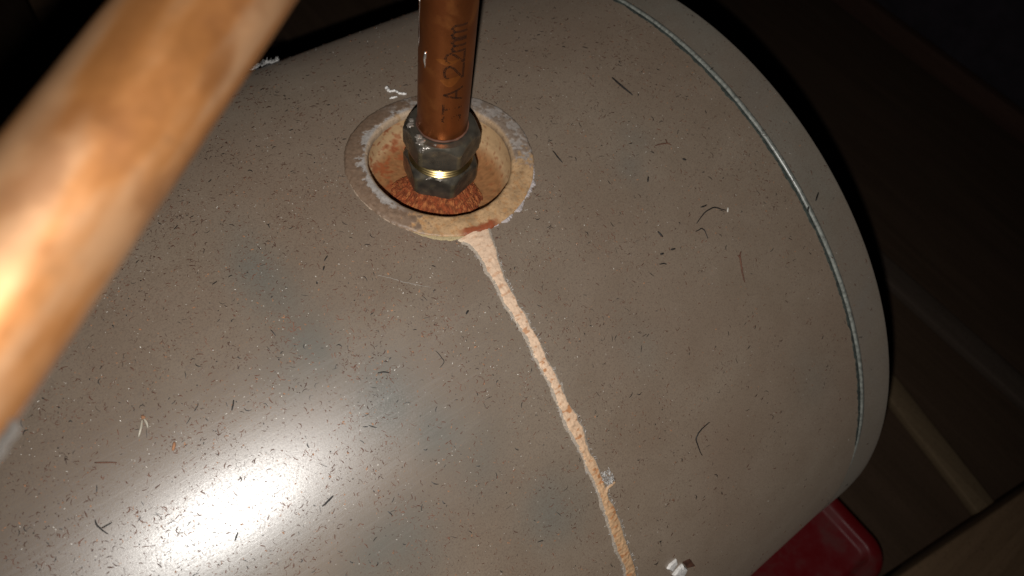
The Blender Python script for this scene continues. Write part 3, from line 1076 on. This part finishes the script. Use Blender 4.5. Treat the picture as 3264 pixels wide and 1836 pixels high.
V, F = join(crust_strip([(6.1, 13.97), (5.8, 13.04), (8.1, 12.72), (8.8, 11.9), (10.8, 11.25)], 1.1, 1.0), crust_strip([(2.5, 11.7), (6.2, 11.51)], .8, 4.0))
tag(mesh('chalk_deposit', V, F, M['chalk'], origin=S(8, 12.5)), 'knobbly white chalk deposit behind the far edge of the outlet ring', 'deposit')
vf = []
for pts in ([(-24, 42.4), (-19.1, 42.6)], [(-18.6, 41.4), (-13.1, 42.7), (-10.4, 42.85), (-6.0, 42.9)]):
    P = catmull([S(x, t, .8 + .5 * math.sin(i * 2)) for i, (x, t) in enumerate(pts)], 8)
    vf.append(tube(P, .6, 6, True, lambda t: .5 + .9 * abs(nz(t * 12, 2))))
    for p in P:
        for _ in range(3):
            q = p + Vector((random.gauss(0, 1.2), random.gauss(0, 1.2), random.uniform(.2, 1.6)))
            vf.append(tube([p, (p + q) / 2 + Vector((0, 0, .4)), q], .12, 3, False))
tag(mesh('cobweb_tuft', *join(*vf), M['fluff'], origin=S(-14, 42.5)), 'grey-white tuft of cobweb on the far side of the cylinder by the overhead pipe', 'cobweb')


def chip(poly, h, seed, mat, label, cat, name):
    c = np.mean(np.array(poly), 0)
    n = len(poly)
    V = []
    for lv, (sc_, hh) in enumerate(((1.0, -.1), (1.0, h * .55), (.86, h), (.45, h * 1.1))):
        for k in range(n * 4):
            a, b = np.array(poly[k // 4]), np.array(poly[(k // 4 + 1) % n])
            p = a + (b - a) * (k % 4) / 4
            p = c + (p - c) * (sc_ + .10 * nz(k * .9, seed))
            V.append(S(p[0], p[1], hh * (1 + .35 * nz(k * .7, lv, seed)) if lv else hh))
    n4 = n * 4
    F = [(l * n4 + k, l * n4 + (k + 1) % n4, (l + 1) * n4 + (k + 1) % n4, (l + 1) * n4 + k) for l in range(3) for k in range(n4)]
    F.append(tuple(3 * n4 + k for k in range(n4)))
    bm_o = mesh(name, V, F, M[mat], sharp=30, origin=S(*c))
    bm = bmesh.new(); bm.from_mesh(bm_o.data); bmesh.ops.recalc_face_normals(bm, faces=bm.faces); bm.to_mesh(bm_o.data); bm.free()
    return tag(bm_o, label, cat)


chip([(2.3, -57.28), (4.6, -56.93), (8.8, -56.98), (8.7, -57.64), (4.9, -58.34)], 1.3, 1.0, 'chalk', 'narrow crumbling white plaster chip low on the cylinder side', 'chip', 'plaster_chip')
chip([(4.9, -59.04), (8.1, -58.74), (11.9, -58.61), (14.2, -59.98), (11.3, -60.9)], 1.6, 4.0, 'chalk', 'squarish white plaster chip beside the narrow crumbling one', 'chip', 'plaster_chip')
chip([(12.4, -58.45), (17.3, -58.94), (20.3, -61.09), (14.9, -60.15)], 0.5, 7.0, 'brown_fibre', 'flat brown paper scrap beside the squarish plaster chip', 'scrap', 'paper_scrap')

# ------------------------------------------------------------------ dust nobody could count
def dust(name, n, lmin, lmax, rmin, rmax, mat, seed, label, sides=3, curl=0.5, right=0.45):
    g = np.random.default_rng(seed)
    V, F = [], []
    cnt = 0
    while cnt < n:
        x = g.uniform(-420, 181)
        t = g.normal(-8, 30)
        if t < -80 or t > 62: continue
        w_ = right + (1 - right) * sm(70, -110, x)
        w_ *= 1 - 0.6 * sm(15, 55, abs(t + 14))
        w_ *= 0.36 + 0.9 * sm(-0.15, 0.5, fbm(x * 0.045, t * 0.18, seed * 0.1) + 0.5 * fbm(x * 0.2, t * 0.8, 3)) ** 1.3
        if x > 150: w_ *= 0.35
        a = t * R * PI / 180
        if x * x + a * a < 45 ** 2:
            w_ *= 0.0
        if g.random() > w_: continue
        cnt += 1
        L = lmin + (lmax - lmin) * g.random() ** 2.6
        r = rmin + (rmax - rmin) * g.random() ** 1.8
        an = g.uniform(0, 2 * PI)
        k = g.normal(0, curl)
        base = 1.6 if 155 < x < 158.5 else (0.85 if x >= 158.5 else 0.0)
        pts = []
        for i in range(4):
            s = (i / 3 - .5) * L
            aa = an + k * (i / 3 - .5) * 2
            pts.append((x + s * math.cos(aa), a + s * math.sin(aa), base + r * .7 + (0.12 * L * g.random() if i in (1, 2) else 0)))
        o = len(V)
        for i, (px, pa, ph) in enumerate(pts):
            rr = r * (0.55 if i in (0, 3) else 1)
            nx, na = -math.sin(an), math.cos(an)
            for q in range(sides):
                b = 2 * PI * q / sides + .5
                V.append(S(px + nx * rr * math.cos(b), math.degrees((pa + na * rr * math.cos(b)) / R), ph + rr * math.sin(b)))
        for i in range(3):
            for q in range(sides):
                q2 = (q + 1) % sides
                F.append((o + i * sides + q, o + i * sides + q2, o + (i + 1) * sides + q2, o + (i + 1) * sides + q))
        F.append(tuple(o + q for q in range(sides))[::-1])
        F.append(tuple(o + 3 * sides + q for q in range(sides)))
    ob = mesh(name, V, F, M[mat], smooth=False)
    return tag(ob, label, 'dust', None, 'stuff')


dust('brown_dust', 28000, 0.3, 2.5, 0.06, 0.24, 'brown_fibre', 3, 'fine brown fibres and crumbs of dust all over the cylinder top')
dust('black_dust', 2400, 0.5, 3.4, 0.09, 0.26, 'black_fibre', 5, 'scattered black fibres in the dust on the cylinder top', curl=.35, right=.9)
dust('pale_dust', 4500, 0.2, 0.8, 0.05, 0.15, 'pale_speck', 8, 'pale specks of grit in the dust on the cylinder top')
dust('tan_dust', 5000, 0.25, 1.3, 0.08, 0.30, 'tan_bit', 9, 'tan crumbs in the dust on the cylinder top')
